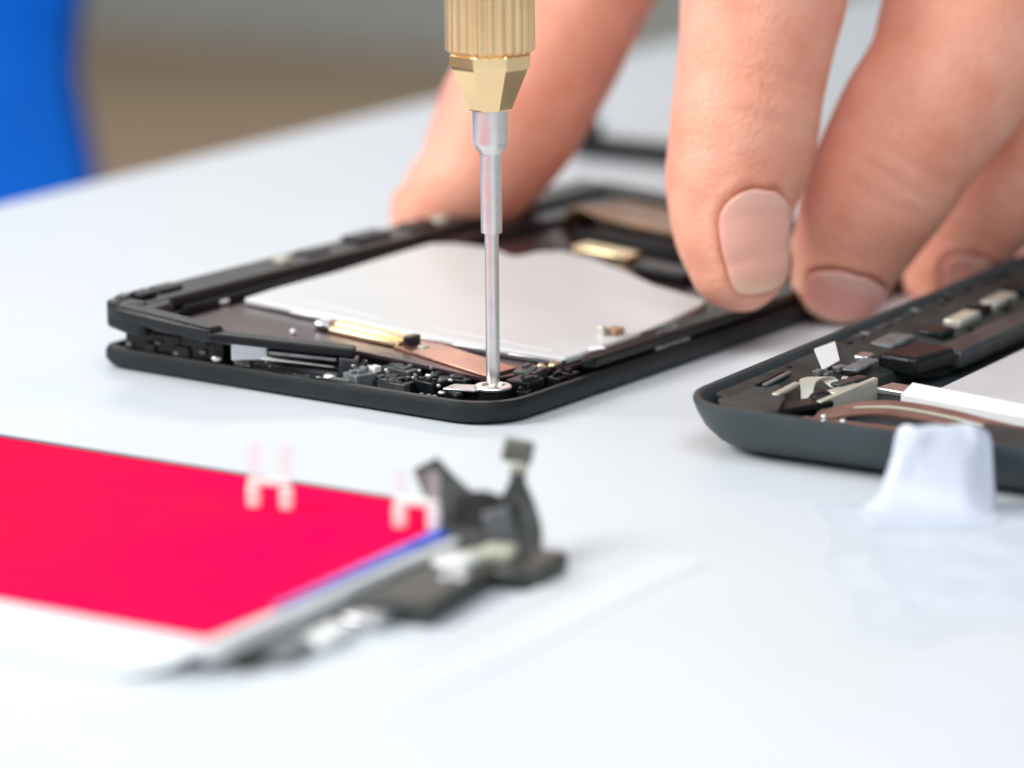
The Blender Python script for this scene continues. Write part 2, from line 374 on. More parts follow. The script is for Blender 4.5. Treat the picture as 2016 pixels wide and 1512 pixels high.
box(bm, (1.5, 25.0, 3.12), (0.5, 3.0, 0.4)); link('snap_clip', bm, 'mgrey', PA, bevel=0.08)
for u in (12.3, 11.2, 10.3): part('snap_rib', 'mgrey', (1.5, u, 2.45), (0.5, 0.55, 1.2), 0, lift=False, bevel=0.1)
rr = random.Random(3)
for k in range(30):                       # tiny metal bits added as glints between the black modules
    v_, u_ = rr.uniform(2.8, 9.5), rr.uniform(11, 27)
    part('metal_bit', rr.choice(('pale', 'mgrey', 'mgrey', 'steel')), (v_, u_, rr.uniform(3.3, 4.3)), (rr.uniform(0.25, 0.5), rr.uniform(0.25, 0.8), 0.4), rr.uniform(-30, 30), lift=False, bevel=0.1)
for k in range(18):                       # small fittings and bright specks under the speaker bracket
    s_ = rr.uniform(0.12, 0.92); c_ = bpt(s_, rr.uniform(0.8, 3.2), rr.uniform(2.9, 4.2) - 0.8 * s_)
    part('small_bit', rr.choice(('pale', 'mgrey', 'black', 'steel', 'dgrey')), tuple(c_), (rr.uniform(0.3, 0.8), rr.uniform(0.4, 1.6), rr.uniform(0.3, 0.7)), rr.uniform(-40, 40), lift=False, bevel=0.1)
# grounding plate, washer and screw under the tip of the driver
SX, SU = 8.1, 6.0
bm = bmesh.new(); prism(bm, [(4.2, 11.0), (7.0, 11.2), (8.2, 8.2), (7.4, 6.0), (5.2, 7.0)], 3.05, 3.35); link('grounding_plate', bm, 'pale', PA, bevel=0.1)
bm = bmesh.new(); lathe(bm, [(2.2, 1.1), (2.35, 1.3), (2.35, 3.0), (2.1, 3.1)], (SX, SU, 0), 32); link('screw_boss', bm, 'black', PA)
s = bmesh.new(); lathe(s, [(2.0, 3.1), (2.35, 3.2), (2.4, 3.45), (2.25, 3.62), (1.5, 3.66), (1.3, 3.4)], (SX, SU, 0), 32)
link('screw', s, 'steel', PA)
bm = bmesh.new(); box(bm, (4.6, 9.6, 2.2), (1.2, 3.2, 1.8), -25); link('module', bm, 'black', PA, bevel=0.3)
part('metal_bit', 'pale', (3.4, 10.6, 2.9), (0.7, 0.9, 0.5), 0, lift=False, bevel=0.2)
# small gold spring contacts and marks along the right rail
for v, u, r in ((19.4, 6.4, 0.5), (20.4, 5.2, 0.62), (19.0, 5.6, 0.35), (18.2, 6.6, 0.3)):
    bm = bmesh.new(); bmesh.ops.create_uvsphere(bm, u_segments=14, v_segments=8, radius=r, matrix=Matrix.Translation((v, u, 3.95)) @ Matrix.Diagonal((1.2, 1, 0.8, 1)))
    link('spring_contact', bm, 'gold', PA)
bm = bmesh.new(); prism(bm, [(26.0, 3.2), (28.6, 2.4), (29.4, 3.6), (27.4, 4.4)], 1.55, 1.75, LIFT); link('white_mark', bm, 'paper', PA, bevel=0.05)
part('post', 'cream', (36.2, 8.0, 1.55), (0.8, 1.1, 1.6), 0, bevel=0.15)
part('post_block', 'brown', (38.0, 7.0, 1.4), (2.4, 1.6, 1.1), 0, bevel=0.2)
bm = bmesh.new(); box(bm, (42.5, 0.85, 3.35), (8.5, 0.5, 0.5)); link('slot_light_strip', bm, 'mgrey', PA, bevel=0.2)  # grey strip standing in for the light in the rail slot
bm = bmesh.new()
ribbon(bm, [LIFT(Vector(p)) for p in ((41, 2.2, 1.55), (44.5, 1.6, 1.75), (45.5, 2.6, 1.7), (43.5, 3.6, 1.6))], Vector((0, 0, 1)), [0.4, 0.5, 0.5, 0.4], 0.35)
link('rail_highlight', bm, 'mgrey', PA)  # C-shaped grey strip drawn for a highlight on the rail
part('side_key', 'mgrey', (64.0, 1.9, 1.7), (6.0, 1.6, 0.5), 0, bevel=0.15)
# left rail: clips, a green flex dot, a brass stub, notches
part('rail_clip', 'khaki', (33.5, 59.3, 2.2), (2.4, 2.0, 1.2), 0, bevel=0.3)
part('green_dot', 'green', (46.0, 58.0, 1.5), (4.0, 2.2, 0.9), 0, bevel=0.4)
part('white_mark', 'paper', (15.0, 55.6, 0.45), (1.8, 2.0, 0.6), 0, bevel=0.2)
for v, u, w, s in ((4.0, 59.5, 2.5, (3.0, 2.4, 0.8)), (9.0, 60.0, 2.4, (4.5, 2.6, 0.6)), (54, 60.0, 2.45, (8.0, 3.4, 0.9)), (66, 59.8, 2.4, (6.0, 3.0, 0.8)), (41, 59.8, 2.3, (5, 3, 0.6))):
    part('rail_block', 'black', (v, u, w), s, 0, bevel=0.3)
part('rail_clip', 'khaki', (71, 59.2, 2.4), (2.6, 1.8, 1.0), 0, bevel=0.3)
# far end: gold bar, brown flex fold, black blocks
part('far_gold_bar', 'gold', (78.2, 34.3, 0.8), (4.0, 9.6, 1.2), 0, bevel=0.3)
part('module', 'black', (74.2, 21.6, 0.9), (4.5, 9.0, 1.5), 0, bevel=0.4)
part('module', 'black', (87.0, 34.0, 0.7), (3.2, 22.0, 1.3), 0, bevel=0.3)
bm = bmesh.new()
ribbon(bm, [LIFT(Vector(p)) for p in ((94, 50.5, 0.2), (93, 48.4, 2.2), (92.5, 46.0, 3.4), (92.5, 41.5, 2.7), (92.5, 32, 2.5), (93, 22, 2.4), (93, 10, 2.4))], Vector((1, 0, -0.15)), [7, 7.5, 8, 8, 8, 8, 8], 0.5)
link('brown_flex_cable', bm, 'brown', PA)
bm = bmesh.new(); prism(bm, [(97, 8), (97, 52), (110, 52), (110, 8)], 0.02, 1.2, LIFT); link('rear_module', bm, 'brown', PA, bevel=0.3)

# ------------------------------------------------------------------ screwdriver
ca, sa = math.cos(math.radians(55.6)), math.sin(math.radians(55.6))
SCR = Vector((SX * ca - SU * sa, SX * sa + SU * ca, 0))
SD = thing('screwdriver', 'gold ribbed precision screwdriver standing on the washer of the opened phone', 'screwdriver', (SCR.x, SCR.y, 3.45))
zat = lambda py: at_depth(965, py, SCR.y).z - 3.45
tilt = Matrix.Rotation(math.radians(0.45), 4, 'Y').inverted()
def turned(name, prof, m, n=40, rad=None, parent=SD, angle=35, ph=0.0):
    b = bmesh.new(); lathe(b, prof, (0, 0, 0), n, rad, ph); b.transform(tilt); return link(name, b, m, parent, angle=angle)
z0, z1, z2, z3, z4, z5, z6 = zat(757), zat(458), zat(302), zat(215), zat(131), zat(101), zat(0)
turned('blade', [(0.5, 0.0), (0.85, 0.6), (0.88, 3), (0.88, z1)], 'steel', 24)
turned('shaft', [(1.28, z1), (1.33, z1 + 0.2), (1.33, z2 + 0.1)], 'steel', 32)
turned('ferrule', [(1.5, z2), (2.15, z2 + 1.1), (2.25, z2 + 1.5), (2.25, z3)], 'steel', 40)
turned('nose_cone', [(2.75, z3), (2.85, z3 + 0.15), (5.0, z4 - 0.1), (5.35, z4 + 0.4), (5.35, z5 - 0.3), (5.1, z5)], 'brasscone', 8, angle=10, ph=0.5)
fl = 26
turned('handle', [(5.2, z5), (5.6, z5 + 0.35), (5.6, z6 + 28), (5.3, z6 + 29)], 'brass', fl * 6,
       rad=lambda i, k: 1.0 - (0.05 if k % 6 in (0, 1) else (0.018 if k % 6 in (2, 5) else 0.0)), angle=20)
turned('neck', [(4.4, z6 + 29), (4.4, z6 + 33)], 'brass', 40)
turned('swivel_cap', [(5.4, z6 + 33), (5.9, z6 + 33.6), (5.9, z6 + 37), (5.0, z6 + 38.5)], 'brass', 40)

# ------------------------------------------------------------------ the hand
HAND_FINGERS = {}
def tube_rings(path, dorsal, n=36, per=10, cap=8, flat=0.9):
    """path: (point, radius) from the fingertip up; returns rings and frames"""
    sp = spline([(*p, r) for p, r in path], per)
    rings, frames = [], []
    P = [Vector(q[:3]) for q in sp]; R = [q[3] for q in sp]
    def frame(i):
        t = (P[min(i + 1, len(P) - 1)] - P[max(i - 1, 0)]).normalized()
        d = (dorsal - t * dorsal.dot(t)).normalized(); s = t.cross(d); return t, s, d
    t, s, d = frame(0)
    capr = []
    for k in range(cap):                      # rounded tip
        a = math.pi / 2 * (1 - k / cap)
        capr.append((P[0] - t * R[0] * math.sin(a) * 1.0, R[0] * max(math.cos(a), 0.02), (t, s, d)))
    seq = capr + [(P[i], R[i], frame(i)) for i in range(len(P))]
    for c, r, (t, s, d) in seq:
        rings.append([c + s * (r * math.cos(2 * math.pi * k / n)) + d * (r * flat * math.sin(2 * math.pi * k / n)) for k in range(n)])
        frames.append((c, r, t, s, d))
    return rings, frames

def add_finger(bm, key, pts, dorsal, flat=0.9):
    path = [(at_depth(x, y, Y), r) for x, y, Y, r in pts]
    rings, frames = tube_rings(path, Vector(dorsal).normalized(), flat=flat)
    loft(bm, rings); HAND_FINGERS[key] = (frames, flat)

def blob(bm, a, b, ra, rb, n=28, m=14, squash=1.0, up=Vector((0, 1, 0))):
    ax = (b - a); L = ax.length; t = ax.normalized(); d = (up - t * up.dot(t)).normalized(); s = t.cross(d); loops = []
    for i in range(m + 1):
        u = i / m; ang = math.pi * u
        # capsule-like profile
        x = -ra + u * (L + ra + rb)
        if x < 0: r = math.sqrt(max(ra * ra - x * x, 0.01))
        elif x > L: r = math.sqrt(max(rb * rb - (x - L) ** 2, 0.01))
        else: r = ra + (rb - ra) * x / L
        c = a + t * x
        loops.append([c + s * r * math.cos(2 * math.pi * k / n) + d * r * squash * math.sin(2 * math.pi * k / n) for k in range(n)])
    loft(bm, loops)

hb = bmesh.new()
IDX = [(1453, 512, 46, 7.1), (1445, 474, 46.5, 7.9), (1440, 424, 47.5, 8.6), (1444, 362, 48.5, 9.5), (1455, 307, 49.5, 10.1), (1468, 232, 51, 10.4), (1475, 182, 52.5, 10.4), (1488, 92, 55, 10.9), (1504, -8, 58, 11.7), (1520, -138, 63, 12.0), (1560, -288, 78, 11.4), (1640, -528, 112, 13.0)]
MID = [(1652, 546, 66, 6.8), (1665, 512, 64.5, 7.8), (1686, 465, 62.5, 8.9), (1714, 400, 61.5, 10.0), (1758, 322, 62, 10.7), (1808, 235, 63.5, 11.3), (1872, 140, 66, 12.0), (1924, 0, 71, 13.0), (1975, -140, 80, 13.2), (1960, -330, 98, 11.8), (1900, -540, 122, 13.0)]
RNG = [(1842, 545, 84, 5.2), (1868, 505, 83, 6.8), (1915, 440, 82, 8.2), (1975, 360, 82, 9.2), (2040, 265, 83, 9.6), (2120, 140, 86, 10.2), (2200, 0, 90, 10.6), (2230, -150, 100, 10.8), (2130, -420, 124, 12.0)]
PNK = [(2020, 520, 104, 4.8), (2050, 475, 103, 6.2), (2110, 400, 103, 7.4), (2190, 290, 104, 8.2), (2280, 150, 107, 8.8), (2360, 10, 112, 9.2), (2370, -120, 118, 9.6), (2290, -340, 128, 11.0)]
THB = [(848, 424, 102, 6.4), (876, 400, 103, 7.8), (915, 370, 104, 9.0), (952, 325, 105.5, 10.2), (1000, 240, 108, 11.6), (1050, 150, 111, 12.0), (1100, 55, 114, 12.0), (1160, -70, 119, 12.4), (1240, -210, 127, 13.0), (1370, -390, 140, 15.0)]
add_finger(hb, 'index', IDX, (0.46, -1, 0.12))
add_finger(hb, 'middle', MID, (0.12, -1, 0.10))
add_finger(hb, 'ring', RNG, (0.9, -0.6, 0.9))
add_finger(hb, 'pinky', PNK, (0.4, -1, 0.3))
add_finger(hb, 'thumb', THB, (-0.8, 0.6, 0.3), flat=0.95)
kn = [at_depth(1640, -520, 112), at_depth(1900, -540, 122), at_depth(2130, -420, 124), at_depth(2290, -340, 128)]
wrist = [at_depth(1780, -1080, 190), at_depth(1950, -1080, 195), at_depth(2080, -1030, 198), at_depth(2180, -960, 200)]
for i in range(4): blob(hb, kn[i], wrist[i], 13.0 - i * 0.4, 17.0, squash=1.0)
blob(hb, at_depth(1370, -390, 140), wrist[0], 15.5, 19.0)
blob(hb, at_depth(1460, -520, 138), kn[0], 12.0, 13.0)
fore = at_depth(2200, -1500, 300)
blob(hb, (wrist[1] + wrist[2]) / 2, fore, 27, 32, squash=0.8)
bmesh.ops.recalc_face_normals(hb, faces=hb.faces[:])
hb.transform(Matrix.Scale(MM, 4))
me = bpy.data.meshes.new('hand_raw'); hb.to_mesh(me); hb.free()
ho = bpy.data.objects.new('hand_raw', me); COL.objects.link(ho)
rm = ho.modifiers.new('remesh', 'REMESH'); rm.mode = 'VOXEL'; rm.voxel_size = 0.00062
sm = ho.modifiers.new('smooth', 'SMOOTH'); sm.iterations = 9; sm.factor = 0.5
dg = bpy.context.evaluated_depsgraph_get()
hm = bpy.data.meshes.new_from_object(ho.evaluated_get(dg))
bpy.data.objects.remove(ho)

# nails: curved plates on the finger's own surface, with the skin sunk under and swollen round them
def finger_point(key, dist, phi, off):
    """dist mm up from the tip along the axis; phi degrees from the dorsal line"""
    fr, flat = HAND_FINGERS[key]
    acc = 0.0
    for (c0, r0, t0, s0, d0), (c1, r1, t1, s1, d1) in zip(fr, fr[1:]):
        L = (c1 - c0).length
        if acc + L >= dist or (c1 is fr[-1][0]):
            f = (dist - acc) / max(L, 1e-6)
            c = c0.lerp(c1, f); r = r0 + (r1 - r0) * f; s = s0.lerp(s1, f); d = d0.lerp(d1, f); break
        acc += L
    a = math.radians(phi)
    return c + s * ((r + off) * math.sin(a)) + d * ((r * flat + off) * math.cos(a))

def nail_grid(key, d_tip, d_cut, half, ns=24, nt=20):
    rows = []
    for i in range(ns + 1):
        s = i / ns                                    # 0 free edge, 1 cuticle
        wid = 1.0
        if s > 0.55: wid = math.sqrt(max(1 - ((s - 0.55) / 0.46) ** 2, 0.0))
        if s < 0.18: wid = 0.90 + 0.10 * math.sqrt(1 - ((0.18 - s) / 0.18) ** 2)
        row = []
        for j in range(nt + 1):
            tt = -1 + 2 * j / nt
            dist = d_tip + (d_cut - d_tip) * s + 0.7 * tt * tt * (1 - s)
            row.append((dist, half * wid * tt))
        rows.append(row)
    return rows

def nail_material(name, body, tip, base):
    m = mat(name, body, 0.25, sss=0.1, spec=0.5, coat=0.35)
    nt = m.node_tree; p = nt.nodes['Principled BSDF']
    at = nt.nodes.new('ShaderNodeAttribute'); at.attribute_name = 'along'
    r = nt.nodes.new('ShaderNodeValToRGB'); e = r.color_ramp.elements
    e[0].position = 0.05; e[0].color = (*tip, 1); e[1].position = 0.2; e[1].color = (*body, 1)
    for pos, c in ((0.74, body), (0.9, base)):
        k = e.new(pos); k.color = (*c, 1)
    nt.links.new(at.outputs['Fac'], r.inputs['Fac']); nt.links.new(r.outputs['Color'], p.inputs['Base Color'])
    return m
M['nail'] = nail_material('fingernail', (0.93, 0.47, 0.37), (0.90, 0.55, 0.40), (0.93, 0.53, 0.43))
M['nail2'] = nail_material('shaded_fingernail', (0.84, 0.37, 0.30), (0.88, 0.55, 0.42), (0.86, 0.48, 0.40))  # darker copy of the nail, with its shade in the colour
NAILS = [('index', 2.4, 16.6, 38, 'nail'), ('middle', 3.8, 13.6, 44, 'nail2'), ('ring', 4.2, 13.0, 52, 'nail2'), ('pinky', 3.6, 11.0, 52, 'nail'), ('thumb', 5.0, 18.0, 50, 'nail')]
hand = bpy.data.objects.new('person', hm); COL.objects.link(hand)
inner, rim = [], []
for key, a_, b_, h_, mm in NAILS:
    g = nail_grid(key, a_, b_, h_, 60, 48)
    for i, row in enumerate(g):
        for j, (dd, ph) in enumerate(row):
            p = finger_point(key, dd, ph, 0)
            (rim if (i == 0 or i >= len(g) - 1 or j in (0, len(row) - 1)) else inner).append(p)
kdi = kdtree.KDTree(len(inner)); [kdi.insert(p, i) for i, p in enumerate(inner)]; kdi.balance()
kdr = kdtree.KDTree(len(rim)); [kdr.insert(p, i) for i, p in enumerate(rim)]; kdr.balance()
nr = [v.normal.copy() for v in hm.vertices]
# creases across the finger joints (point, axis, width)
CREASE = []
for key, ds in (('index', (25.5, 28.0, 30.6)), ('middle', (21.5, 24.0, 26.5)), ('ring', (22, 24.5)), ('thumb', (29, 31.5, 34))):
    for dd in ds:
        p = finger_point(key, dd, 0, 0); q = finger_point(key, dd + 0.5, 0, 0); CREASE.append((p, (q - p).normalized()))
OFF = [0.0] * len(nr)
for v in hm.vertices:
    p = v.co / MM
    _, _, di = kdi.find(p); _, _, dr = kdr.find(p)
    off = 0.0
    if di < 1.4 and di < dr: off = -0.8
    elif dr < 2.8: off = 0.42 * math.exp(-((dr - 1.0) / 0.75) ** 2)
    for cp, ax in CREASE:
        dv = p - cp
        if dv.length < 11:
            x = dv.dot(ax) + 0.7 * noise.noise(p * 0.35)
            off -= 0.42 * math.exp(-(x / 0.7) ** 2) * max(0, 1 - (dv - ax * dv.dot(ax)).length / 10.0)
    OFF[v.index] = off
EDG = [tuple(e.vertices) for e in hm.edges]
for _ in range(2):                                   # soften the nail fold
    acc = OFF[:]; cnt = [1] * len(OFF)
    for a_, b_ in EDG:
        acc[a_] += OFF[b_]; acc[b_] += OFF[a_]; cnt[a_] += 1; cnt[b_] += 1
    OFF = [x / c for x, c in zip(acc, cnt)]
for v, nn in zip(hm.vertices, nr):
    v.co = v.co + nn * (OFF[v.index] + 0.16 * noise.noise(v.co / MM * 0.16)) * MM
for p in hm.polygons: p.use_smooth = True
hm.materials.clear(); hm.materials.append(M['skin'])
tag(hand, "bare hand reaching in from the upper right, gripping the opened phone between thumb and fingertips", 'person')
for key, a_, b_, h_, mm in NAILS:
    g = nail_grid(key, a_, b_, h_); bm = bmesh.new(); al = bm.verts.layers.float.new('along')
    up = [[bm.verts.new(finger_point(key, dd, ph, 0.16 + 0.10 * math.sin(math.pi * i / 24))) for dd, ph in row] for i, row in enumerate(g)]
    for i in range(len(up) - 1):
        for j in range(len(up[0]) - 1):
            if len({up[i][j], up[i][j + 1], up[i + 1][j + 1], up[i + 1][j]}) == 4:
                bm.faces.new((up[i][j], up[i][j + 1], up[i + 1][j + 1], up[i + 1][j]))
    for i, row in enumerate(up):
        for q in row: q[al] = i / 24
    bmesh.ops.remove_doubles(bm, verts=bm.verts[:], dist=0.01)
    o = link('fingernail', bm, mm, hand)
    so = o.modifiers.new('thickness', 'SOLIDIFY'); so.thickness = 0.7 * MM; so.offset = -1
    sb = o.modifiers.new('sub', 'SUBSURF'); sb.levels = 1; sb.render_levels = 1

# ------------------------------------------------------------------ second opened phone, at the right
PB = thing('phone_back_cover', 'slate grey phone housing with curved sides and a cream bracket, at the right', 'phone', (20.2, -12.8, 0), math.radians(59))
WB, LB = 62.0, 122.0
bm = bmesh.new()
def bl(fi, si, z, r): return [Vector((x, y, z)) for x, y in rrect(fi, LB - fi, -WB + si, -si, r)]
loft(bm, [bl(8.2, 5.0, 0, 6), bl(6.2, 3.4, 0.35, 7), bl(4.0, 1.9, 1.5, 8), bl(2.2, 0.8, 3.2, 8.6), bl(0.9, 0.2, 5.1, 9), bl(0.2, 0.0, 6.5, 9), bl(0.3, 0.2, 7.0, 8.8),
          bl(0.9, 0.8, 7.0, 8.2), bl(1.2, 1.1, 6.7, 8), bl(1.6, 1.5, 4.5, 7.6), bl(4.5, 2.2, 2.0, 6)])
link('housing', bm, 'shellB', PB, angle=50)
def pb(name, m, c, s, rz=0.0, bevel=0.2, parent=None):
    b = bmesh.new(); box(b, c, s, rz); return link(name, b, m, parent or PB, bevel=bevel)
# sloping inner ledge along the left side
bm = bmesh.new()
loops = []
for v, d1 in ((9.5, 8.5), (11, 9.0), (16, 11.0), (26, 12.5), (30, 10.5), (44, 11.5), (48, 14.5), (70, 15.5), (119, 15.5)):
    loops.append([Vector((v, -1.75, 2.2)), Vector((v, -1.75, 6.3)), Vector((v, -3.4, 6.1)), Vector((v, -d1 * 0.75, 4.6)), Vector((v, -d1, 4.0)), Vector((v, -d1, 2.2))])
loft(bm, loops); link('inner_ledge', bm, 'shellBin', PB, bevel=0.2)
pb('inner_plate', 'battery', (70, -39.5, 3.2), (86, 40, 1.2), 0, bevel=0.3)
pb('side_rail', 'dgrey', (84, -14.6, 4.4), (70, 4.4, 2.4), 0, bevel=0.5)
pb('rail_block', 'black', (44.6, -12.4, 4.9), (9.0, 6.0, 2.6), -10, bevel=0.6)
pb('rail_block', 'black', (59, -8.5, 5.2), (4.0, 4.0, 1.6), 0, bevel=0.4)
for v, u, s, m in ((50.5, -6.2, (7.5, 3.6, 0.8), 'mgrey'), (68, -8.4, (7.5, 2.6, 1.2), 'cream'), (82, -7.6, (8.0, 2.6, 1.2), 'cream'), (74.6, -8.0, (2.0, 3.0, 1.8), 'black'), (90, -7.4, (5.0, 3.4, 1.6), 'black'), (35.5, -8.8, (7.0, 2.2, 0.6), 'mgrey'), (40.0, -7.2, (2.6, 2.0, 0.9), 'pale')):
    pb('rail_clip', m, (v, u, 5.5), s, 2, bevel=0.3)
rr = random.Random(11)
for k in range(26):                       # fine ribs and small fittings along the inner wall
    v_ = 24 + k * 3.3 + rr.uniform(-0.8, 0.8)
    if 29 < v_ < 43: continue
    pb('wall_rib', rr.choice(('dgrey', 'black', 'mgrey', 'shellBin')), (v_, -2.4 - rr.uniform(0, 0.5), 5.9), (rr.uniform(0.5, 1.6), 1.3, rr.uniform(0.8, 1.5)), rr.uniform(-6, 6), 0.12)
for k in range(12):
    pb('small_bit', rr.choice(('mgrey', 'pale', 'cream', 'black')), (rr.uniform(26, 34) if k < 5 else rr.uniform(46, 96), rr.uniform(-11, -5.5), rr.uniform(4.9, 5.5)), (rr.uniform(0.6, 2.2), rr.uniform(0.4, 1.2), 0.8), rr.uniform(-20, 20), 0.12)
bm = bmesh.new()   # white sticker on the inner wall
q = [Vector((36.2, -1.9, 6.45)), Vector((41.8, -2.1, 6.4)), Vector((35.4, -5.9, 5.55)), Vector((29.7, -6.3, 5.5))]
nn = (q[1] - q[0]).cross(q[3] - q[0]).normalized() * 0.2
if nn.z < 0: nn = -nn
hexa(bm, [p + nn * 0.2 for p in q] + [p + nn * 1.6 for p in q]); link('white_sticker', bm, 'paper', PB, bevel=0.05)
# front corner: a small plate with seams and light strips
bm = bmesh.new(); prism(bm, [(4.6, -5.2), (8, -2.9), (14, -2.6), (19, -5.8), (13, -9.5), (6.0, -12.0), (3.4, -9.5)], 5.6, 6.0); link('corner_plate', bm, 'shellBin', PB, bevel=0.2)
pb('light_strip', 'cream', (16.6, -7.8, 6.0), (7.0, 0.9, 0.5), 4, bevel=0.15)
pb('light_strip', 'mgrey', (20.5, -4.6, 6.2), (8.0, 0.7, 0.4), 4, bevel=0.15)
pb('dark_slot', 'black', (20.5, -3.6, 6.15), (8.0, 0.6, 0.4), 4, bevel=0.1)
pb('dark_slot', 'black', (13.5, -10.8, 4.9), (9.0, 3.2, 0.8), -25, bevel=0.2)
# cream bracket: a U of bent sheet with a round black plug
br = bmesh.new()
sh = lambda pts: [Vector(p) for p in pts]
ribbon(br, sh([(16.6, -10.6, 2.8), (19.5, -9.2, 5.6), (21.5, -8.6, 6.3), (23.8, -9.6, 6.2), (24.2, -11.2, 5.0)]), Vector((0.55, -0.85, 0)), [1.2, 1.6, 2.4, 2.4, 1.6], 0.3)
bo = link('bent_bracket', br, 'cream', PB)
bm = bmesh.new(); hexa(bm, [Vector(p) for p in ((15.2, -13.2, 2.4), (26.6, -15.4, 2.4), (26.9, -14.6, 2.4), (15.5, -12.4, 2.4), (15.2, -13.2, 5.4), (26.6, -15.4, 6.4), (26.9, -14.6, 6.4), (15.5, -12.4, 5.4))])
link('bracket_side', bm, 'cream', PB, bevel=0.1)
pb('bracket_top', 'cream', (22.5, -12.8, 5.5), (6.0, 1.8, 0.35), -10, bevel=0.15)
pb('bracket_tab', 'dgrey', (25.6, -12.0, 5.8), (6.0, 1.6, 0.4), -10, bevel=0.15)
bm = bmesh.new(); bmesh.ops.create_uvsphere(bm, u_segments=18, v_segments=12, radius=1.7, matrix=Matrix.Translation((18.6, -11.6, 4.4)) @ Matrix.Diagonal((1.1, 1, 0.95, 1))); link('plug', bm, 'black', PB)
# copper flex cable with bright edge line
bm = bmesh.new()
ribbon(bm, sh([(12.5, -13.6, 4.0), (15.5, -17.5, 4.9), (17.2, -22, 5.2), (16.8, -29, 5.1), (15.0, -36, 4.9), (14, -44, 4.6), (13, -56, 4.2)]), Vector((1, 0.1, 0.15)), [4.0, 4.6, 4.6, 4.4, 4.2, 4.0, 4.0], 0.3)
fx = link('flex_cable', bm, 'maroonflex', PB)
bm = bmesh.new()
ribbon(bm, sh([(15.6, -17.4, 5.12), (17.0, -22, 5.42), (16.4, -29, 5.32), (14.6, -36, 5.1), (13.7, -42, 4.85)]), Vector((1, 0.1, 0.15)), [0.4, 0.6, 0.6, 0.5, 0.4], 0.12)
link('copper_trace', bm, 'khaki', PB).parent = fx
for v, u in ((9.5, -16.4), (11.2, -15.6), (10.2, -18.6)): 
    bm = bmesh.new(); bmesh.ops.create_uvsphere(bm, u_segments=12, v_segments=8, radius=0.45, matrix=Matrix.Translation((v, u, 4.6))); o = link('metal_bit', bm, 'pale', PB)
bm = bmesh.new(); prism(bm, [(5.0, -12), (12, -12.5), (13, -30), (5.0, -31)], 3.6, 4.3); link('flex_pad', bm, 'maroonflex', PB, bevel=0.2)
# white tape strip and grey tab beside it
bm = bmesh.new()
hexa(bm, [Vector(p) for p in ((22.0, -20.6, 4.2), (19.8, -43, 4.2), (23, -43, 5.2), (25.4, -20.6, 5.2), (22.0, -20.6, 5.9), (19.8, -43, 5.3), (23, -43, 5.9), (25.4, -20.6, 6.7))])
link('white_tape', bm, 'paper', PB, bevel=0.1)
pb('grey_tab', 'pale', (26.5, -18.4, 5.2), (3.6, 4.6, 0.8), -8, bevel=0.2)
pb('front_rail', 'shellBin', (7.5, -46.5, 5.2), (9.0, 21, 2.2), 0, bevel=0.3)
for u in (-44.5, -46.2, -47.6): pb('metal_bit', 'mgrey', (17.0, u, 5.5), (1.0, 0.5, 1.0), 0, bevel=0.1)

# ------------------------------------------------------------------ red display, lower left
LC = thing('display_panel', 'crimson red phone display lying face up at the lower left, pale grey frame', 'display', (-27.33, -96.68, 0), math.radians(58.8))
LZ = 3.5
bm = bmesh.new()
prism(bm, rrect(-0.9, 53.2, -1.6, 112, 0.8, 3), 1.3, LZ - 0.25); link('frame', bm, 'lcdframe', LC, bevel=0.25)
bm = bmesh.new(); prism(bm, rrect(0.0, 52.3, 0.0, 111, 0.5, 3), LZ - 0.24, LZ); link('screen', bm, 'red', LC, bevel=0.08)
bm = bmesh.new(); prism(bm, [(52.32, 2), (53.2, 2), (53.2, 111), (52.32, 111)], LZ - 0.24, LZ + 0.1); link('dark_edge', bm, 'maroon', LC, bevel=0.05)
bm = bmesh.new(); prism(bm, [(11, -0.1), (12, 0.4), (44, 2.1), (44, -0.5), (11, -0.4)], LZ + 0.01, LZ + 0.12); link('blue_strip', bm, 'bluefilm', LC, bevel=0.05)
bm = bmesh.new()
ribbon(bm, [Vector((-0.95, 56, 2.9)), Vector((-1.6, 56.5, 2.5)), Vector((-3.4, 58.5, 1.0)), Vector((-6.0, 62, 0.22))], Vector((0, 1, 0)), [113, 113, 112, 112], 0.12)
link('gap_cover_flap', bm, 'sheet', LC)  # added white flap, hides the shaded gap below the frame
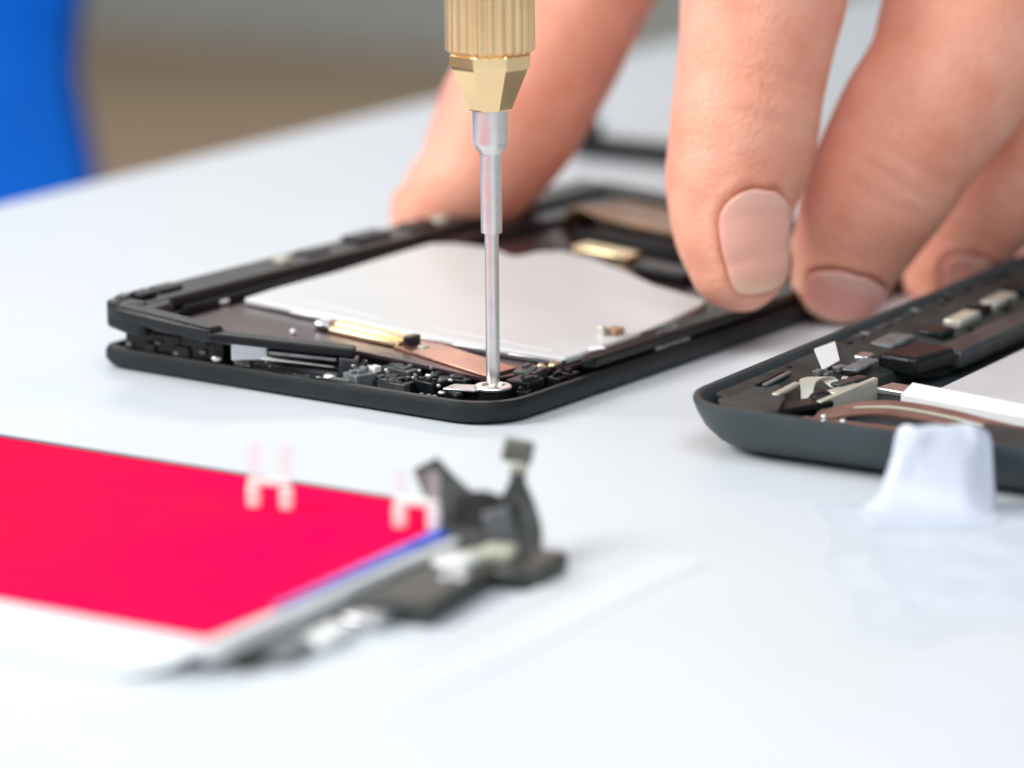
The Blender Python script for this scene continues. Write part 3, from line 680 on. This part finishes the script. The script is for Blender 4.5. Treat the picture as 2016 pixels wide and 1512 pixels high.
# upright clear tabs on two legs, standing on the screen near its far edge
M['clear'] = mat('clear_plastic', (0.90, 0.92, 0.94), 0.3, alpha=0.05, spec=0.05)
M['clearleg'] = mat('cloudy_plastic', (0.90, 0.90, 0.90), 0.3, alpha=0.22, spec=0.05)
for (va, ua), (vb, ub), hb_ in (((41.5, 23.75), (42.5, 20.1), 7.4), ((42.8, 5.6), (43.6, 1.8), 6.4)):
    pa_, pb_ = Vector((va, ua)), Vector((vb, ub)); dr_ = math.degrees(math.atan2(*(pb_ - pa_).yx))
    bm = bmesh.new(); c_ = (pa_ + pb_) / 2
    box(bm, (c_.x, c_.y, LZ + 3.0), ((pb_ - pa_).length + 1.3, 0.9, 0.9), dr_)
    cl = link('milky_clip', bm, 'clip', LC, bevel=0.3)
    for q_ in (pa_, pb_):
        bm = bmesh.new(); box(bm, (q_.x, q_.y, LZ + 1.3), (1.55, 1.0, 2.55), dr_); link('leg', bm, 'clip', LC, bevel=0.3).parent = cl
    for q_ in (pa_, pb_):
        bm = bmesh.new(); box(bm, (q_.x, q_.y, LZ + 3.6 + (hb_ - 3.5) / 2), (1.2, 0.9, hb_ - 3.5), dr_); link('clear_prong', bm, 'clearleg', LC, bevel=0.2).parent = cl
    bm = bmesh.new(); box(bm, (c_.x, c_.y, LZ + 3.5 + (hb_ - 3.5) / 2), ((pb_ - pa_).length - 1.25, 0.6, hb_ - 3.6), dr_)
    link('clear_tab', bm, 'clear', LC, bevel=0.2).parent = cl
# dark parts that hang out from under the near end
def lp(name, m, c, s, rz=0.0, bevel=0.3): 
    b = bmesh.new(); box(b, c, s, rz); return link(name, b, m, LC, bevel=bevel)
lp('under_plate', 'flexblack', (24, -0.2, 0.65), (44, 7.0, 1.25), 0)
lp('connector_block', 'mgrey', (9.5, -3.6, 0.75), (9, 4.0, 1.4), 4, 0.5)
lp('pale_connector', 'lcdframe', (13.5, -4.8, 0.8), (7, 3.2, 1.5), 6, 0.6)
lp('grey_shield', 'pale', (22, -4.8, 0.8), (7, 4.4, 1.4), 6, 0.5)
lp('dark_block', 'flexblack', (31, -5.4, 1.2), (17, 9.0, 2.3), 7, 0.7)
lp('ribbon_fold', 'dgrey', (24.5, -5.0, 1.7), (5.0, 5.0, 0.9), 14, 0.3)
lp('silver_connector', 'lcdframe', (38.0, -4.6, 2.3), (4.6, 4.0, 1.6), 5, 0.5)
lp('silver_connector', 'pale', (34.0, -7.0, 2.1), (3.0, 3.0, 1.2), 20, 0.5)
lp('pale_connector', 'khaki', (41.4, -7.6, 3.0), (3.2, 3.6, 1.6), 15, 0.5)
lp('dark_block', 'flexblack', (43.0, -10.4, 1.3), (9, 6.0, 2.4), 12, 0.8)

# black flex cable tail with two prongs
FT = thing('flex_cable_tail', 'crumpled black flex cable with two raised prongs at the corner of the red display', 'cable', (-1, -62, 0))
def ft(pts):
    return [at_depth(x, y, Y) - Vector((-1, -62, 0)) for x, y, Y in pts]
X = Vector((1, 0.25, 0.15))
bm = bmesh.new()
ribbon(bm, ft([(838, 915, -52), (868, 960, -55), (912, 1015, -58), (955, 1075, -61), (990, 1130, -64)]), [Vector((0.75, 0.2, 0.35)), Vector((0.8, 0.2, 0.4)), Vector((1, 0.2, 0.4)), Vector((1, 0.2, 0.3)), Vector((1, 0.2, 0.1))], [3.0, 4.0, 5.6, 7.0, 7.5], 0.5)
link('left_prong', bm, 'flexblack', FT)
bm = bmesh.new()
ribbon(bm, ft([(1024, 905, -50), (1018, 950, -53), (1012, 1000, -56), (1018, 1060, -59), (1012, 1125, -62)]), X, [1.8, 1.9, 4.6, 5.6, 5.8], 0.5)
link('right_prong', bm, 'flexblack', FT)
bm = bmesh.new()
ribbon(bm, ft([(895, 1010, -58.6), (950, 1035, -59.5), (1020, 1060, -60.0)]), Vector((0.1, 0.1, 1)), [4.0, 7.5, 7.0], 0.5)
link('web', bm, 'flexblack', FT)
def ftbox(name, m, px, Y, s, rot):
    b = bmesh.new(); c = ft([(px[0], px[1], Y)])[0]
    bmesh.ops.create_cube(b, size=1, matrix=Matrix.Translation(c) @ Matrix.Rotation(math.radians(rot), 4, 'Y') @ Matrix.Diagonal((*s, 1)))
    return link(name, b, m, FT, bevel=0.3)
ftbox('connector_head', 'flexgrey', (1020, 888), -50, (3.3, 1.6, 2.5), 12)
ftbox('pale_contact', 'khaki', (1021, 925), -51.5, (1.9, 1.2, 1.6), 12)
ftbox('grey_pad', 'mgrey', (985, 1040), -61.0, (3.0, 0.8, 4.4), -15)
ftbox('pale_contact', 'khaki', (945, 1108), -65.5, (3.6, 1.4, 3.0), -10)
ftbox('dark_base', 'flexblack', (985, 1125), -63.0, (8.6, 4.0, 4.0), 0)

# white plastic sheet with a curled lip in front of the cable
WS = bmesh.new()
o2 = Vector((-27.33, -96.68)); ca2, sa2 = math.cos(math.radians(57)), math.sin(math.radians(57))
loops = []
for i in range(28):
    v = 4 + i * 2.05; hh = max(math.sin(math.pi * min(1, (i + 0.5) / 27.5)), 0.01) ** 0.6
    lp_ = []
    for k in range(10):
        u = -12.8 - 0.5 * math.sin(i * 0.21) - k * 1.0
        z = 0.8 * math.exp(-((k - 0.2) / 2.2) ** 2) * hh + 0.1
        q = o2 + Vector((v * ca2 - u * sa2, v * sa2 + u * ca2)); lp_.append(Vector((q.x, q.y, z)))
    bot = [Vector((p.x, p.y, max(p.z - 0.25, 0.02))) for p in lp_[::-1]]
    loops.append(lp_ + bot)
loft(WS, loops)
ws = link('plastic_sheet', WS, 'sheet')
tag(ws, 'thin white plastic sheet with a curled lip in front of the black cable', 'sheet')

# crumpled clear film in front of the slate housing
PF = thing('plastic_film', 'crumpled clear bluish plastic film with an upright milky fold in front of the slate housing', 'film', (50, -40, 0))
M['clearfilm'] = mat('clear_film', (0.80, 0.86, 0.96), 0.3, alpha=0.34, spec=0.3)
FB = bmesh.new(); rows = []
NX, NY = 46, 56
for j in range(NY + 1):
    row = []
    for i in range(NX + 1):
        s_, t_ = i / NX, j / NY
        w1 = noise.noise(Vector((t_ * 3.1, 4.0, 0.0))) * 3; w2 = noise.noise(Vector((s_ * 2.7, 9.0, 1.0))) * 7
        x = 36 + w1 * (1 - s_) + 28 * s_ - 50; y = -84 + w2 * (1 - t_) + 50 * t_ + 40
        p = Vector((x * 0.06, y * 0.075, 3.1))
        z = 0.4 + 1.0 * abs(noise.fractal(p, 0.9, 2.0, 4)) + 1.0 * max(0, noise.noise(Vector((x * 0.05 + 9, y * 0.16, 1.0))))
        e = min(s_ * 1.4, (1 - s_) * 3, t_ * 1.4, (1 - t_) * 3) * 4
        z = 0.16 + (z - 0.16) * min(1, e) ** 1.3
        row.append(FB.verts.new((x, y, z)))
    rows.append(row)
for j in range(NY):
    for i in range(NX): FB.faces.new((rows[j][i], rows[j][i + 1], rows[j + 1][i + 1], rows[j + 1][i]))
link('film_sheet', FB, 'clearfilm', PF, angle=60)
TB = bmesh.new(); loops = []
for z, hw, hd, dx, dy in ((0.12, 8.4, 6.0, -1.8, -2.2), (0.6, 7.6, 4.8, -1.3, -1.2), (1.2, 7.1, 4.0, -1.0, -0.8), (2.2, 6.6, 3.2, -0.6, -0.5), (4.2, 6.1, 2.4, -0.25, 0), (6.4, 5.7, 1.7, 0, 0.3), (8.2, 5.55, 1.2, 0.1, 0.4), (9.2, 5.2, 0.9, 0.15, 0.4), (9.8, 4.4, 0.6, 0.2, 0.4), (10.0, 3.0, 0.3, 0.2, 0.4)):
    l = []
    for k in range(40):
        a_ = 2 * math.pi * k / 40
        cx_ = math.copysign(abs(math.cos(a_)) ** 0.6, math.cos(a_)); sy_ = math.copysign(abs(math.sin(a_)) ** 0.8, math.sin(a_))
        q = Vector((hw * cx_ + dx + 0.3, hd * sy_ + dy + 3.0, z))
        q += Vector((0.5, 1.3, 0.4)) * noise.fractal(Vector((q.x * 0.42, q.y * 0.2, z * 0.12)), 1.0, 2.0, 3) * min(1, z) + Vector((2.2, 2.6, 0)) * noise.noise(Vector((a_ * 1.3, 3.0, 0.0))) * max(0, 1 - z) * 0.6
        l.append(q)
    loops.append(l)
loft(TB, loops, cap0=False); link('upright_fold', TB, 'film', PF, angle=60)

# black bracket lying on the table behind the hand
BK = bmesh.new()
e1 = at_height(1146, 291, 1.4); e2 = at_height(1480, 326, 1.4)
dirv = (e2 - e1).normalized(); ang = math.degrees(math.atan2(dirv.y, dirv.x))
mid = (e1 + e2) / 2
box(BK, (mid.x, mid.y, 1.9), ((e2 - e1).length, 5.5, 3.8), ang)
box(BK, (e1.x + dirv.x * 1.2, e1.y + dirv.y * 1.2, 3.4), (4.6, 3.8, 6.6), ang)
bk = link('plastic_bracket', BK, 'black', bevel=0.7)
tag(bk, 'small black L shaped plastic strip lying on the white table behind the fingers', 'bracket')

# ------------------------------------------------------------------ light, world, camera
w = bpy.data.worlds.new('World'); sc.world = w; w.use_nodes = True
bg = w.node_tree.nodes['Background']; bg.inputs['Color'].default_value = (0.86, 0.93, 1.0, 1); bg.inputs['Strength'].default_value = 0.28
def lamp(name, loc, target, size, energy, col, size_y=None):
    l = bpy.data.lights.new(name, 'AREA'); l.energy = energy; l.size = size * MM; l.color = col
    if size_y: l.shape = 'RECTANGLE'; l.size_y = size_y * MM
    o = bpy.data.objects.new(name, l); COL.objects.link(o)
    o.location = Vector(loc) * MM
    d = (Vector(target) - Vector(loc)); o.rotation_euler = d.to_track_quat('-Z', 'Y').to_euler()
    return o
lamp('window_light', (-760, -120, 580), (10, 10, 0), 460, 9.6, (1.0, 0.97, 0.93), 500)
lamp('background_fill', (-300, 3200, 1500), (-300, 3600, -750), 1600, 44.0, (1.0, 0.96, 0.9))  # unseen lamp added to brighten the floor and wall
lamp('front_fill', (120, -1050, 520), (0, 20, 20), 600, 1.7, (1.0, 0.98, 0.95))  # added fill from the camera side, brightens handle and nails
lamp('ceiling_light', (80, -480, 880), (0, -110, 0), 650, 4.6, (0.97, 0.98, 1.0))

cd = bpy.data.cameras.new('camera'); cam = bpy.data.objects.new('camera', cd); COL.objects.link(cam)
cam.location = CAM * MM; cam.rotation_euler = (math.radians(77), 0, 0)
cd.sensor_width = 36; cd.lens = 36 * F_PX / 2016; cd.clip_start = 0.02; cd.clip_end = 50
cd.dof.use_dof = True; cd.dof.focus_distance = 0.434; cd.dof.aperture_fstop = 12.5
sc.camera = cam
sc.render.resolution_x = 1024; sc.render.resolution_y = 768
sc.view_settings.view_transform = 'Standard'; sc.view_settings.look = 'None'
sc.view_settings.exposure = 0.07; sc.view_settings.gamma = 1
sc.view_settings.use_curve_mapping = False
